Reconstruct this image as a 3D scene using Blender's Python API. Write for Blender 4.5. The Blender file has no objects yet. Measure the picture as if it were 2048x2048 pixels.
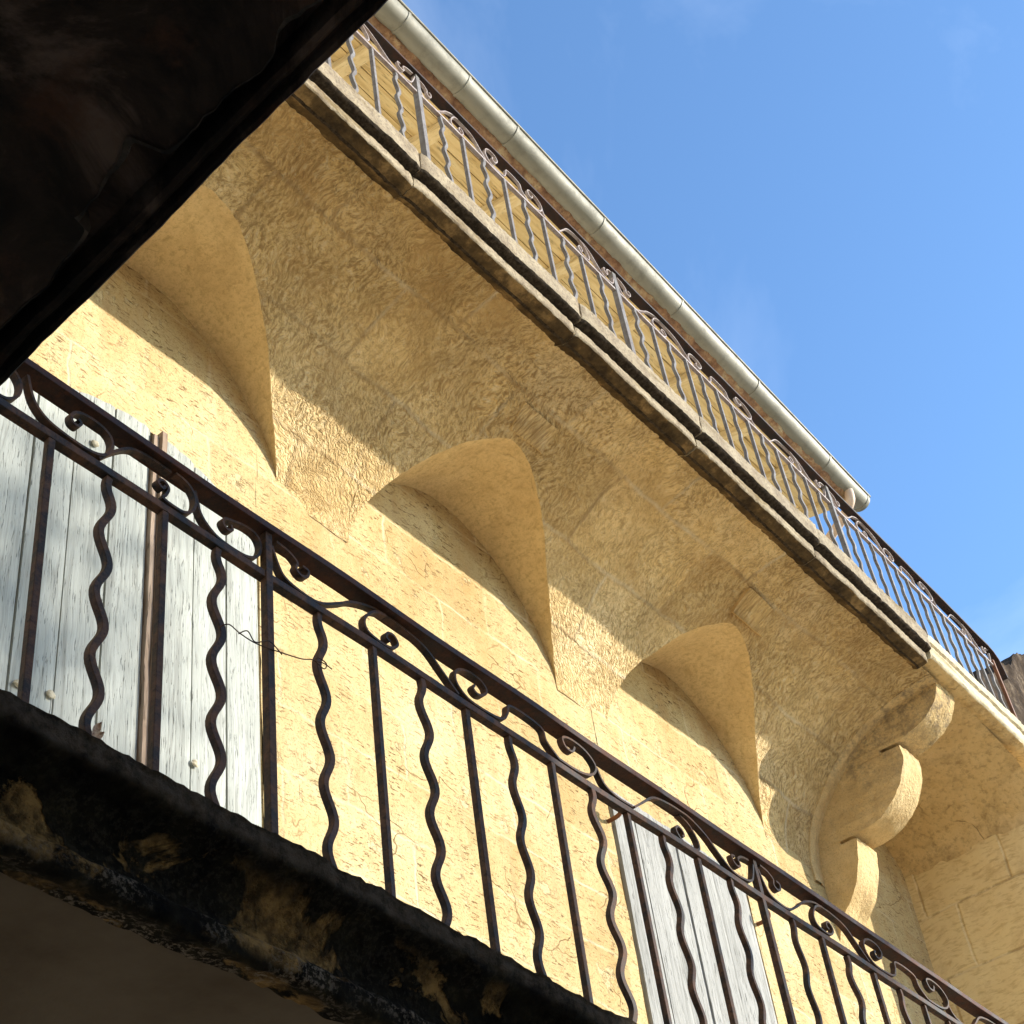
import bpy, math, random
from mathutils import Matrix, Vector, noise
random.seed(7)
C = bpy.context.scene.collection
SC = bpy.context.scene
H = 1.6                                   # eye height: heights below are given from the eye
# ------------------------------------------------------------------ camera
cam = bpy.data.cameras.new('camera'); camo = bpy.data.objects.new('camera', cam); C.objects.link(camo)
cam.sensor_width = 36.0; cam.lens = 3360.35 / 2048 * 36; cam.clip_start = 0.05; cam.clip_end = 3000
R = ((0.6181175, 0.48770525, 0.61650169), (-0.77710112, 0.49734672, 0.38569431), (-0.11850995, -0.71748856, 0.68641501))
camo.matrix_world = Matrix(((R[0][0], -R[0][1], -R[0][2], 0), (R[1][0], -R[1][1], -R[1][2], 0), (R[2][0], -R[2][1], -R[2][2], H), (0, 0, 0, 1)))
SC.camera = camo
# ------------------------------------------------------------------ light
SUN = Vector((0.85, -1.0, 0.415)).normalized()      # towards the sun
sl = bpy.data.lights.new('sun', 'SUN'); so = bpy.data.objects.new('sun', sl); C.objects.link(so)
sl.energy = 3.5; sl.angle = math.radians(0.55); sl.color = (1.0, 0.925, 0.80)
so.rotation_euler = SUN.to_track_quat('Z', 'Y').to_euler(); so.location = (10, -10, 20)
w = bpy.data.worlds.new('World'); SC.world = w; w.use_nodes = True
wn = w.node_tree; bg = wn.nodes['Background']
sky = wn.nodes.new('ShaderNodeTexSky'); sky.sky_type = 'NISHITA'; sky.sun_disc = False
sky.sun_elevation = math.asin(SUN.z); sky.sun_rotation = math.atan2(SUN.x, SUN.y)
sky.air_density = 1.0; sky.dust_density = 0.35; sky.ozone_density = 2.2; sky.altitude = 100
tc = wn.nodes.new('ShaderNodeTexCoord'); cn = wn.nodes.new('ShaderNodeTexNoise'); cm = wn.nodes.new('ShaderNodeMapping')
cm.inputs['Scale'].default_value = (1.0, 1.3, 1.8); cm.inputs['Rotation'].default_value = (0.3, 0.5, 0.8)
cn.inputs['Scale'].default_value = 2.2; cn.inputs['Detail'].default_value = 7; cn.inputs['Roughness'].default_value = 0.6; cn.inputs['Distortion'].default_value = 0.6
cr = wn.nodes.new('ShaderNodeValToRGB'); cr.color_ramp.elements[0].position = 0.42; cr.color_ramp.elements[1].position = 0.95
cr.color_ramp.elements[0].color = (0, 0, 0, 1); cr.color_ramp.elements[1].color = (0.15, 0.15, 0.15, 1)
cx = wn.nodes.new('ShaderNodeMixRGB'); cx.inputs[2].default_value = (9.0, 9.4, 10.0, 1)
ct = wn.nodes.new('ShaderNodeMixRGB'); ct.blend_type = 'MULTIPLY'; ct.inputs[0].default_value = 1; ct.inputs[2].default_value = (0.78, 0.96, 1.10, 1)
for a, b in ((tc.outputs['Generated'], cm.inputs[0]), (cm.outputs[0], cn.inputs['Vector']), (cn.outputs['Fac'], cr.inputs[0]),
             (cr.outputs[0], cx.inputs[0]), (sky.outputs[0], ct.inputs[1]), (ct.outputs[0], cx.inputs[1]), (cx.outputs[0], bg.inputs[0])):
    wn.links.new(a, b)
bg.inputs[1].default_value = 0.15
vs = SC.view_settings; vs.view_transform = 'Standard'; vs.look = 'None'; vs.exposure = 1.24; vs.gamma = 1
SC.render.engine = 'CYCLES'
SC.cycles.max_bounces = 10; SC.cycles.diffuse_bounces = 8; SC.cycles.glossy_bounces = 3

# ------------------------------------------------------------------ node helpers
class NT:
    def __init__(s, name):
        s.m = bpy.data.materials.new(name); s.m.use_nodes = True; s.t = s.m.node_tree
        s.b = s.t.nodes['Principled BSDF']; s.tc = s.t.nodes.new('ShaderNodeTexCoord')
    def put(s, sock, v):
        if isinstance(v, bpy.types.NodeSocket): s.t.links.new(v, sock)
        elif v is not None: sock.default_value = v
    def n(s, kind, outs=0, props=None, **kw):
        nd = s.t.nodes.new(kind)
        for k, v in (props or {}).items(): setattr(nd, k, v)
        for k, v in kw.items():
            s.put(nd.inputs[int(k[1:])] if k[0] == 'i' and k[1:].isdigit() else nd.inputs[k], v)
        return nd.outputs[outs]
    def vec(s, src='Object', scale=(1, 1, 1), rot=(0, 0, 0), loc=(0, 0, 0)):
        return s.n('ShaderNodeMapping', i0=s.tc.outputs[src], i1=loc, i2=rot, i3=scale)
    def noise(s, v, scale, detail=4, rough=0.55, dist=0.0):
        return s.n('ShaderNodeTexNoise', Vector=v, Scale=scale, Detail=detail, Roughness=rough, Distortion=dist)
    def noisec(s, v, scale, detail=3):
        return s.n('ShaderNodeTexNoise', 1, Vector=v, Scale=scale, Detail=detail)
    def ramp(s, f, *stops):
        nd = s.t.nodes.new('ShaderNodeValToRGB'); e = nd.color_ramp.elements
        while len(e) < len(stops): e.new(0.5)
        for i, (p, c) in enumerate(stops):
            e[i].position = p; e[i].color = (*c, 1) if isinstance(c, tuple) else (c, c, c, 1)
        s.put(nd.inputs[0], f); return nd.outputs[0]
    def mix(s, f, a, b, mode='MIX'):
        f4 = lambda c: (*c, 1) if isinstance(c, tuple) and len(c) == 3 else c
        return s.n('ShaderNodeMixRGB', 0, {'blend_type': mode}, i0=f, i1=f4(a), i2=f4(b))
    def math(s, op, a, b=0.0):
        return s.n('ShaderNodeMath', 0, {'operation': op}, i0=a, i1=b)
    def warp(s, v, amt, scale):
        c = s.noisec(v, scale)
        c = s.n('ShaderNodeVectorMath', 0, {'operation': 'SUBTRACT'}, i0=c, i1=(0.5, 0.5, 0.5))
        c = s.n('ShaderNodeVectorMath', 0, {'operation': 'MULTIPLY'}, i0=c, i1=(amt, amt, amt))
        return s.n('ShaderNodeVectorMath', 0, {'operation': 'ADD'}, i0=v, i1=c)
    def bump(s, h, dist, strength=1.0, prev=None):
        return s.n('ShaderNodeBump', 0, Strength=strength, Distance=dist, Height=h, Normal=prev)
    def done(s, col, rough=0.9, nrm=None, metal=0.0, spec=0.3):
        s.put(s.b.inputs['Base Color'], (*col, 1) if isinstance(col, tuple) else col)
        s.put(s.b.inputs['Roughness'], rough); s.put(s.b.inputs['Metallic'], metal)
        s.put(s.b.inputs['Specular IOR Level'], spec)
        if nrm is not None: s.put(s.b.inputs['Normal'], nrm)
        return s.m

STONE = ((0.49, 0.36, 0.175), (0.595, 0.475, 0.25), (0.64, 0.53, 0.305), (0.67, 0.58, 0.375))
def stone(name, kind):
    t = NT(name); v = t.vec('UV' if kind in ('cove', 'lunette') else 'Object')
    ov = t.vec('Object')
    big = t.noise(ov, 1.1, 5, 0.6, 0.4)
    col = t.ramp(big, (0.30, STONE[0]), (0.44, STONE[1]), (0.56, STONE[2]), (0.70, STONE[3]))
    if kind in ('cove', 'lunette', 'corbel', 'vault'): col = t.mix(1.0, col, (1.22, 1.12, 1.04), 'MULTIPLY')
    mid = t.noise(ov, 7.0, 5, 0.65)
    col = t.mix(t.ramp(mid, (0.35, 0.30), (0.62, 0.0)), col, (0.47, 0.30, 0.13))
    pale = t.noise(t.vec('Object', loc=(3.3, 1.7, 9.1)), 2.7, 6, 0.7)
    col = t.mix(t.ramp(pale, (0.55, 0.0), (0.78, 0.45)), col, (0.66, 0.55, 0.37))
    if kind == 'cove':
        wv = t.warp(v, 0.25, 3.0)
        comb = t.n('ShaderNodeTexWave', 1, {'wave_type': 'BANDS', 'bands_direction': 'DIAGONAL'}, Vector=wv, Scale=16.0, Distortion=9.0, Detail=3.0, **{'Detail Scale': 2.2, 'Detail Roughness': 0.6})
        g = t.noise(t.n('ShaderNodeMapping', i0=wv, i3=(1, 0.45, 1), i2=(0, 0, 0.7)), 55.0, 4, 0.6)
        pit = t.noise(wv, 30.0, 6, 0.7)
        amp = t.ramp(t.noise(ov, 1.6, 4, 0.6), (0.36, 0.5), (0.60, 1.0))
        h = t.math('MULTIPLY', amp, t.math('ADD', t.math('MULTIPLY', comb, 0.35), t.math('ADD', g, t.math('MULTIPLY', pit, 0.8))))
        col = t.mix(t.math('MULTIPLY', amp, t.ramp(g, (0.38, 0.75), (0.52, 0.0))), col, (0.30, 0.185, 0.08)); col = t.mix(t.ramp(pit, (0.38, 0.6), (0.48, 0.0)), col, (0.36, 0.24, 0.11)); col = t.mix(t.math('MULTIPLY', amp, t.ramp(g, (0.54, 0.0), (0.68, 0.55))), col, (0.80, 0.68, 0.47)); col = t.mix(t.ramp(t.noise(wv, 120.0, 3, 0.7), (0.36, 0.45), (0.46, 0.0)), col, (0.33, 0.21, 0.09))
        col = t.mix(t.ramp(t.noise(t.vec('Object', loc=(4, 1, 6)), 2.1, 6, 0.65), (0.50, 0.0), (0.66, 0.6)), col, (0.50, 0.335, 0.15))
        j = t.n('ShaderNodeTexBrick', 1, {'offset': 0.42}, Vector=t.warp(t.warp(v, 0.10, 1.1), 0.03, 6.0), Scale=1.0, **{'Mortar Size': 0.022, 'Mortar Smooth': 1.0, 'Brick Width': 0.97, 'Row Height': 0.47})
        bk = t.n('ShaderNodeTexBrick', 0, {'offset': 0.42}, Vector=t.warp(t.warp(v, 0.10, 1.1), 0.03, 6.0), Scale=1.0, Color1=(0.88, 0.86, 0.82, 1), Color2=(1.12, 1.13, 1.12, 1), Mortar=(1, 1, 1, 1), **{'Mortar Size': 0.022, 'Mortar Smooth': 1.0, 'Brick Width': 0.97, 'Row Height': 0.47})
        col = t.mix(1.0, col, bk, 'MULTIPLY')
        fade = t.ramp(t.noise(ov, 2.3, 4, 0.6), (0.34, 0.2), (0.62, 1.0))
        jm = t.math('MULTIPLY', j, fade)
        col = t.mix(t.math('MULTIPLY', jm, 0.7), col, t.mix(t.ramp(t.noise(ov, 1.3, 2), (0.42, 0.0), (0.52, 1.0)), (0.78, 0.66, 0.46), (0.32, 0.21, 0.10)))
        n1 = t.bump(h, 0.019, 0.95); n2 = t.bump(jm, -0.009, 0.7, n1)
        return t.done(col, 0.95, n2, spec=0.08)
    if kind == 'lunette':
        g = t.noise(t.n('ShaderNodeMapping', i0=t.warp(ov, 0.2, 4.0), i3=(1, 0.3, 1)), 42.0, 4, 0.6)
        col = t.mix(0.6, col, (0.80, 0.61, 0.32)); col = t.mix(t.ramp(g, (0.36, 0.30), (0.48, 0.0)), col, (0.40, 0.26, 0.11)); pt = t.noise(ov, 34.0, 6, 0.72); col = t.mix(t.ramp(pt, (0.36, 0.5), (0.48, 0.0)), col, (0.42, 0.28, 0.12)); col = t.mix(t.ramp(t.noise(ov, 3.0, 6, 0.7), (0.46, 0.0), (0.68, 0.55)), col, (0.52, 0.36, 0.17)); col = t.mix(t.ramp(t.noise(ov, 110.0, 3, 0.7), (0.36, 0.35), (0.46, 0.0)), col, (0.40, 0.26, 0.11)); g = t.math('ADD', g, pt)
        cr_ = t.n('ShaderNodeTexVoronoi', 0, {'feature': 'DISTANCE_TO_EDGE'}, Vector=t.warp(ov, 0.3, 2.5), Scale=1.6)
        ck = t.math('MULTIPLY', t.ramp(cr_, (0.0, 1.0), (0.008, 0.0)), t.ramp(t.noise(ov, 2.6, 2), (0.60, 0.0), (0.70, 0.35)))
        col = t.mix(ck, col, (0.2, 0.12, 0.05))
        return t.done(col, 0.95, t.bump(ck, -0.006, 0.8, t.bump(g, 0.009, 0.8)), spec=0.12)
    if kind == 'wall':
        col = t.mix(0.10, t.mix(1.0, col, (0.90, 0.89, 0.84), 'MULTIPLY'), (0.52, 0.47, 0.38))
        # dressed stone: short dark tooling flecks, ashlar joints, spalled patches
        wv = t.warp(ov, 0.06, 5.0)
        fl = t.noise(t.n('ShaderNodeMapping', i0=wv, i2=(0, 0.45, 0), i3=(0.30, 1, 1.25)), 62.0, 3, 0.65)
        fm = t.ramp(t.noise(ov, 3.1, 4, 0.6), (0.36, 0.25), (0.60, 1.0))
        flk = t.math('MULTIPLY', t.ramp(fl, (0.355, 1.0), (0.42, 0.0)), fm)
        col = t.mix(flk, col, (0.13, 0.075, 0.035)); col = t.mix(t.ramp(t.noise(wv, 95.0, 3, 0.7), (0.37, 0.65), (0.47, 0.0)), col, (0.29, 0.18, 0.08))
        rust = t.noise(t.vec('Object', scale=(1.6, 1, 0.8), loc=(5, 2, 1)), 2.3, 6, 0.72)
        col = t.mix(t.ramp(rust, (0.48, 0.0), (0.68, 0.65)), col, (0.45, 0.29, 0.125))
        bx = t.n('ShaderNodeCombineXYZ', i0=t.math('ADD', t.n('ShaderNodeSeparateXYZ', 0, i0=wv), t.n('ShaderNodeSeparateXYZ', 1, i0=wv)), i1=t.n('ShaderNodeSeparateXYZ', 2, i0=wv), i2=0.0)
        j = t.n('ShaderNodeTexBrick', 1, {'offset': 0.5}, Vector=bx, Scale=1.0, **{'Mortar Size': 0.014, 'Mortar Smooth': 1.0, 'Brick Width': 0.86, 'Row Height': 0.345})
        fade = t.ramp(t.noise(ov, 1.7, 3), (0.44, 0.0), (0.58, 1.0))
        jm = t.math('MULTIPLY', j, fade)
        bk = t.n('ShaderNodeTexBrick', 0, {'offset': 0.5}, Vector=bx, Scale=1.0, Color1=(0.88, 0.84, 0.76, 1), Color2=(1.08, 1.07, 1.05, 1), Mortar=(1, 1, 1, 1), **{'Mortar Size': 0.02, 'Mortar Smooth': 1.0, 'Brick Width': 0.86, 'Row Height': 0.345})
        col = t.mix(1.0, col, bk, 'MULTIPLY')
        sk = t.noise(t.n('ShaderNodeMapping', i0=t.warp(ov, 0.08, 4.0), i3=(5.0, 1, 0.45)), 1.6, 6, 0.7)
        col = t.mix(t.ramp(sk, (0.54, 0.0), (0.70, 0.5)), col, (0.40, 0.28, 0.15))
        col = t.mix(t.math('MULTIPLY', jm, 0.5), col, (0.68, 0.58, 0.40))
        cr_ = t.n('ShaderNodeTexVoronoi', 0, {'feature': 'DISTANCE_TO_EDGE'}, Vector=t.n('ShaderNodeMapping', i0=t.warp(ov, 0.45, 3.2), i3=(0.8, 1, 1.3)), Scale=1.9)
        ck = t.math('MULTIPLY', t.ramp(cr_, (0.0, 1.0), (0.012, 0.0)), t.ramp(t.noise(t.vec('Object', loc=(8, 8, 3)), 2.2, 3), (0.50, 0.0), (0.62, 0.85)))
        col = t.mix(ck, col, (0.17, 0.09, 0.03))
        sp = t.ramp(t.noise(t.vec('Object', loc=(1, 4, 2)), 4.5, 7, 0.7), (0.60, 0.0), (0.63, 1.0))
        col = t.mix(t.math('MULTIPLY', sp, 0.45), col, (0.66, 0.53, 0.32))
        h = t.math('SUBTRACT', t.noise(wv, 26.0, 6, 0.7), t.math('MULTIPLY', flk, 0.6))
        n1 = t.bump(h, 0.006, 0.8); n2 = t.bump(t.math('ADD', t.math('MULTIPLY', jm, 0.6), t.math('ADD', ck, sp)), -0.006, 0.8, n1)
        return t.done(col, 0.95, n2, spec=0.12)
    if kind == 'ashlar':
        col = t.mix(0.6, t.mix(1.0, col, (1.17, 1.16, 1.15), 'MULTIPLY'), (0.80, 0.62, 0.32))
        wv = t.warp(ov, 0.05, 2.0); st = t.noise(t.n('ShaderNodeMapping', i0=t.warp(ov, 0.12, 3.0), i2=(0.5, 0, 0), i3=(1, 0.22, 1)), 46.0, 4, 0.65)
        bx = t.n('ShaderNodeCombineXYZ', i0=t.n('ShaderNodeSeparateXYZ', 1, i0=wv), i1=t.n('ShaderNodeSeparateXYZ', 2, i0=wv), i2=0.0)
        bx = t.n('ShaderNodeMapping', i0=bx, i1=(0.08, 0.02, 0))
        j = t.n('ShaderNodeTexBrick', 1, {'offset': 0.35}, Vector=bx, Scale=1.0, **{'Mortar Size': 0.016, 'Mortar Smooth': 0.9, 'Brick Width': 0.72, 'Row Height': 0.52})
        col = t.mix(t.ramp(st, (0.36, 0.45), (0.50, 0.0)), col, (0.42, 0.27, 0.11))
        pp = t.noise(ov, 5.0, 6, 0.7); col = t.mix(t.ramp(pp, (0.52, 0.0), (0.70, 0.5)), col, (0.50, 0.33, 0.15))
        col = t.mix(t.math('MULTIPLY', j, 0.6), col, t.mix(t.ramp(pp, (0.44, 0.0), (0.52, 1.0)), (0.76, 0.62, 0.38), (0.33, 0.22, 0.10)))
        return t.done(col, 0.95, t.bump(j, -0.008, 0.7, t.bump(st, 0.010, 0.8)), spec=0.08)
    if kind == 'edge_pale':
        g = t.noise(ov, 55.0, 6, 0.72); moss = t.noise(t.vec('Object', scale=(0.5, 1, 4.0), loc=(0, 0, 5)), 3.5, 6, 0.7)
        c0 = t.ramp(t.noise(ov, 7.0, 6, 0.7), (0.35, (0.52, 0.44, 0.29)), (0.65, (0.66, 0.58, 0.42)))
        c0 = t.mix(t.ramp(moss, (0.52, 0.0), (0.66, 0.75)), c0, (0.22, 0.17, 0.07)); c0 = t.mix(t.ramp(g, (0.34, 0.6), (0.44, 0.0)), c0, (0.26, 0.21, 0.14))
        return t.done(c0, 0.95, t.bump(g, 0.008, 0.8), spec=0.08)
    if kind == 'corbel':
        g = t.noise(t.vec('Object', scale=(1, 1, 1)), 45.0, 5, 0.65)
        col = t.mix(0.25, col, (0.60, 0.45, 0.24)); col = t.mix(t.ramp(g, (0.33, 0.25), (0.46, 0.0)), col, (0.3, 0.19, 0.09))
        zz = t.n('ShaderNodeSeparateXYZ', 2, i0=ov)
        lich = t.math('MULTIPLY', t.ramp(t.noise(ov, 15.0, 6, 0.75), (0.44, 0.0), (0.62, 0.75)), t.ramp(t.math('ADD', t.math('SUBTRACT', zz, 7.9), t.noise(ov, 3.5, 4)), (0.62, 0.12), (0.95, 1.0)))
        col = t.mix(t.ramp(t.noise(ov, 4.0, 6, 0.7), (0.46, 0.0), (0.66, 0.6)), col, (0.48, 0.33, 0.16))
        col = t.mix(t.ramp(t.noise(ov, 100.0, 3, 0.7), (0.36, 0.5), (0.47, 0.0)), col, (0.34, 0.23, 0.11))
        col = t.mix(lich, col, (0.15, 0.12, 0.09))
        return t.done(col, 0.95, t.bump(t.math('ADD', g, t.noise(ov, 14.0, 5, 0.6)), 0.016, 0.85), spec=0.08)
    if kind == 'vault':
        g = t.noise(ov, 22.0, 7, 0.72); bl = t.noise(t.vec('Object', loc=(7, 1, 2)), 3.4, 7, 0.75)
        col = t.mix(0.4, col, (0.60, 0.43, 0.20)); col = t.mix(t.ramp(bl, (0.50, 0.0), (0.70, 0.6)), col, (0.27, 0.18, 0.08))
        cr_ = t.n('ShaderNodeTexVoronoi', 0, {'feature': 'DISTANCE_TO_EDGE'}, Vector=t.warp(ov, 0.4, 3.0), Scale=1.7)
        ck = t.math('MULTIPLY', t.ramp(cr_, (0.0, 0.8), (0.014, 0.0)), t.ramp(t.noise(ov, 2.3, 3), (0.50, 0.0), (0.6, 0.8)))
        gg = t.ramp(g, (0.36, 0.5), (0.5, 0.0)); col = t.mix(gg, col, (0.25, 0.16, 0.07))
        col = t.mix(ck, col, (0.14, 0.09, 0.04))
        return t.done(col, 0.95, t.bump(ck, -0.01, 0.7, t.bump(g, 0.016, 0.8)), spec=0.1)
    if kind == 'edge':
        g = t.noise(ov, 60.0, 6, 0.75); bl = t.noise(ov, 8.0, 6, 0.7)
        c0 = t.mix(t.ramp(bl, (0.40, 0.0), (0.62, 1.0)), (0.40, 0.335, 0.235), (0.25, 0.20, 0.14))
        c0 = t.mix(t.ramp(g, (0.50, 0.0), (0.60, 0.6)), c0, (0.13, 0.10, 0.075))
        moss = t.noise(t.vec('Object', scale=(0.6, 1, 3.0), loc=(0, 0, 3)), 3.2, 6, 0.7)
        c0 = t.mix(t.ramp(moss, (0.55, 0.0), (0.68, 0.8)), c0, (0.16, 0.11, 0.04))
        return t.done(c0, 0.95, t.bump(g, 0.008, 0.8), spec=0.1)
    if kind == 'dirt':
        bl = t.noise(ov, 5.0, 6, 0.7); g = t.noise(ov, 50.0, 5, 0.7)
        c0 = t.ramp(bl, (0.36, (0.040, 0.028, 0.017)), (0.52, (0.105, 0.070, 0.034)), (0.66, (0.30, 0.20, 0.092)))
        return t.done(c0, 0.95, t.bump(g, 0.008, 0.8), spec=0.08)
    if kind == 'soot':  # black joint and undercut band: soot plus the undercut's shadow painted in
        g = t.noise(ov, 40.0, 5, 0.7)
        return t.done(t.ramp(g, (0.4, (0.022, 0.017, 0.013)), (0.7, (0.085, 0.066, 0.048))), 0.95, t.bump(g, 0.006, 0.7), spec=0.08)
    if kind == 'black':        # sooty crust on the lower balcony with bare plaster showing in patches
        p = t.noise(t.vec('Object', scale=(1.0, 1, 1.2), loc=(0.55, 0, 0.2)), 4.2, 6, 0.62, 0.5); g = t.noise(ov, 70.0, 6, 0.75)
        z = t.n('ShaderNodeSeparateXYZ', 2, i0=t.warp(ov, 0.03, 9.0))
        band = lambda a, b, c, d: t.math('MULTIPLY', t.ramp(t.math('SUBTRACT', z, 3.2), (a, 0.0), (b, 1.0)), t.ramp(t.math('SUBTRACT', z, 3.2), (c, 1.0), (d, 0.0)))
        crust = t.ramp(t.noise(ov, 13.0, 6, 0.7), (0.38, (0.003, 0.003, 0.003)), (0.60, (0.012, 0.011, 0.008)), (0.74, (0.040, 0.033, 0.018)))
        pl = t.mix(t.ramp(t.noise(ov, 18.0, 5, 0.7), (0.4, 0.0), (0.60, 0.9)), (0.21, 0.135, 0.055), (0.055, 0.035, 0.016))
        m = t.math('MULTIPLY', t.ramp(p, (0.535, 0.0), (0.57, 1.0)), t.ramp(t.noise(ov, 20.0, 5, 0.7), (0.34, 0.25), (0.52, 1.0)))
        m = t.math('MULTIPLY', m, band(0.10, 0.13, 0.255, 0.29))
        c0 = t.mix(m, crust, pl)
        sp = t.math('MULTIPLY', t.ramp(g, (0.50, 0.0), (0.58, 1.0)), t.math('MULTIPLY', t.ramp(t.noise(ov, 3.6, 5), (0.42, 0.0), (0.56, 0.9)), t.ramp(t.math('SUBTRACT', z, 3.2), (0.14, 1.0), (0.165, 0.12))))
        c0 = t.mix(sp, c0, (0.12, 0.102, 0.085))
        lipm = t.math('MULTIPLY', t.ramp(t.math('SUBTRACT', z, 3.2), (0.295, 0.0), (0.315, 1.0)), t.ramp(t.noise(ov, 24.0, 5, 0.7), (0.36, 0.15), (0.6, 1.0)))
        c0 = t.mix(lipm, c0, (0.055, 0.045, 0.036))
        return t.done(c0, 0.95, t.bump(m, -0.012, 0.8, t.bump(g, 0.010, 0.8)), spec=0.02)
    if kind == 'soffit':  # pale plaster darkened in colour to carry the deep shade under the balcony
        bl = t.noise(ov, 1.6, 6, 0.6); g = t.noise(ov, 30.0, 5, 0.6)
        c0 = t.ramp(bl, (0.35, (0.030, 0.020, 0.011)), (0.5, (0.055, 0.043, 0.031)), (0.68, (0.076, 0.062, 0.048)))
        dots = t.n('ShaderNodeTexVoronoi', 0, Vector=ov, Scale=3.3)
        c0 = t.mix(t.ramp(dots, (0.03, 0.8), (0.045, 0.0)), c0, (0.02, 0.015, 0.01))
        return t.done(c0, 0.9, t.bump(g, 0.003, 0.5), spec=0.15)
    if kind == 'sooty_plaster':  # overhang plaster coloured near black to stand for its deep shade
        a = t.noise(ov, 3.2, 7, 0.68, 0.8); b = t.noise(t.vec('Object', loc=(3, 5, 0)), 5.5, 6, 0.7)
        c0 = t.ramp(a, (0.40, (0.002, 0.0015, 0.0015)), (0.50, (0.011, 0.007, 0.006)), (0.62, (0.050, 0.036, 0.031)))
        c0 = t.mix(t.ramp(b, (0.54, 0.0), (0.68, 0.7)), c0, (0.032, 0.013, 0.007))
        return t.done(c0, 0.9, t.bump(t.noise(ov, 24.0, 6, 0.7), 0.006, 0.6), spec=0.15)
    if kind == 'dark_pier':
        g = t.noise(ov, 26.0, 7, 0.75); a = t.noise(ov, 6.0, 6, 0.7)
        c0 = t.ramp(a, (0.35, (0.022, 0.015, 0.010)), (0.55, (0.070, 0.047, 0.030)), (0.7, (0.20, 0.15, 0.10)))
        return t.done(c0, 0.95, t.bump(g, 0.02, 0.9), spec=0.1)
    if kind == 'floor':
        g = t.noise(ov, 20.0, 5, 0.6)
        return t.done(t.ramp(g, (0.35, (0.54, 0.46, 0.34)), (0.65, (0.64, 0.56, 0.43))), 0.85, t.bump(g, 0.003, 0.5))
    if kind == 'street':
        g = t.noise(ov, 6.0, 6, 0.7)
        j = t.n('ShaderNodeTexBrick', 1, Vector=ov, Scale=1.0, **{'Mortar Size': 0.012, 'Brick Width': 0.6, 'Row Height': 0.4})
        c0 = t.mix(j, t.ramp(g, (0.35, (0.46, 0.40, 0.31)), (0.65, (0.58, 0.52, 0.42))), (0.15, 0.13, 0.1))
        return t.done(c0, 0.9, t.bump(g, 0.01, 0.5))

def iron(name, dark, rusty, spots, spec=0.3):
    t = NT(name); ov = t.vec('Object')
    a = t.noise(ov, 14.0, 6, 0.7); b = t.noise(ov, 60.0, 5, 0.7)
    c0 = t.mix(t.ramp(a, (0.42, 0.0), (0.62, 1.0)), dark, rusty)
    c0 = t.mix(t.ramp(b, (0.55, 0.0), (0.65, 0.6)), c0, spots)
    return t.done(c0, t.ramp(a, (0.3, 0.55), (0.7, 0.8)), t.bump(t.math('ADD', a, b), 0.0022, 0.7), spec=spec)

def wood(name, c1, c2, c3, axis, grain=9.0, crack=0.0):
    t = NT(name); sc = {'X': (0.10, 1, 1), 'Z': (1, 1, 0.05), 'Y': (1, 0.1, 1)}[axis]
    v = t.n('ShaderNodeMapping', i0=t.warp(t.vec('Object'), 0.05, 2.0), i3=sc)
    rnd = t.n('ShaderNodeObjectInfo', 5)
    a = t.noise(v, grain * 3, 5, 0.6, 1.2); b = t.noise(v, grain * 12, 4, 0.65)
    big = t.noise(t.vec('Object'), 1.7, 4, 0.6)
    c0 = t.ramp(a, (0.36, c1), (0.52, c2), (0.68, c3))
    c0 = t.mix(t.ramp(big, (0.4, 0.0), (0.7, 0.45)), c0, tuple(x * 0.72 for x in c2))
    ck = t.ramp(b, (0.33, 1.0), (0.40, 0.0))
    c0 = t.mix(t.math('MULTIPLY', ck, crack), c0, tuple(x * 0.18 for x in c1))
    return t.done(c0, 0.8, t.bump(t.math('SUBTRACT', t.math('ADD', a, b), ck), 0.003, 0.8), spec=0.2)

M = {k: stone(n, k) for k, n in dict(cove='tooled_stone_cove', lunette='plastered_recess', wall='tooled_stone_wall', corbel='carved_stone',
     vault='stained_vault', ashlar='golden_ashlar', edge_pale='pale_limestone_edge', edge='lichened_limestone', dirt='brown_dirt_crust', soot='black_soot', black='sooty_balcony_face', soffit='dim_plaster',
     sooty_plaster='sooty_peeling_plaster', dark_pier='dark_weathered_stone', floor='balcony_floor', street='pale_paving').items()}
M['iron'] = iron('dark_wrought_iron', (0.024, 0.018, 0.015), (0.125, 0.062, 0.036), (0.010, 0.008, 0.007), 0.22)
M['rail'] = iron('rusty_flat_iron', (0.034, 0.015, 0.010), (0.085, 0.030, 0.014), (0.010, 0.007, 0.006), 0.2)
M['scrolliron'] = iron('pale_worn_iron', (0.36, 0.31, 0.30), (0.26, 0.20, 0.18), (0.12, 0.08, 0.07))  # upper scrolls and cross bar coloured lighter to carry their sunlit edges
M['raildark'] = iron('dark_flat_iron', (0.020, 0.013, 0.011), (0.050, 0.020, 0.012), (0.008, 0.006, 0.006))
M['greyiron'] = iron('grey_painted_iron', (0.19, 0.18, 0.175), (0.125, 0.11, 0.105), (0.07, 0.05, 0.042))
M['rust'] = iron('orange_rust', (0.13, 0.05, 0.022), (0.22, 0.09, 0.04), (0.05, 0.025, 0.015))
M['pine'] = wood('yellow_pine_board', (0.55, 0.39, 0.17), (0.72, 0.55, 0.28), (0.78, 0.63, 0.35), 'X', 5.0, 0.6)
M['rafter'] = wood('pale_pine_rafter', (0.62, 0.46, 0.22), (0.76, 0.60, 0.33), (0.80, 0.66, 0.40), 'Y', 6.0, 0.4)
M['shutter'] = wood('weathered_pale_paint', (0.29, 0.30, 0.275), (0.40, 0.42, 0.39), (0.45, 0.47, 0.44), 'Z', 13.0, 0.85)
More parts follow.
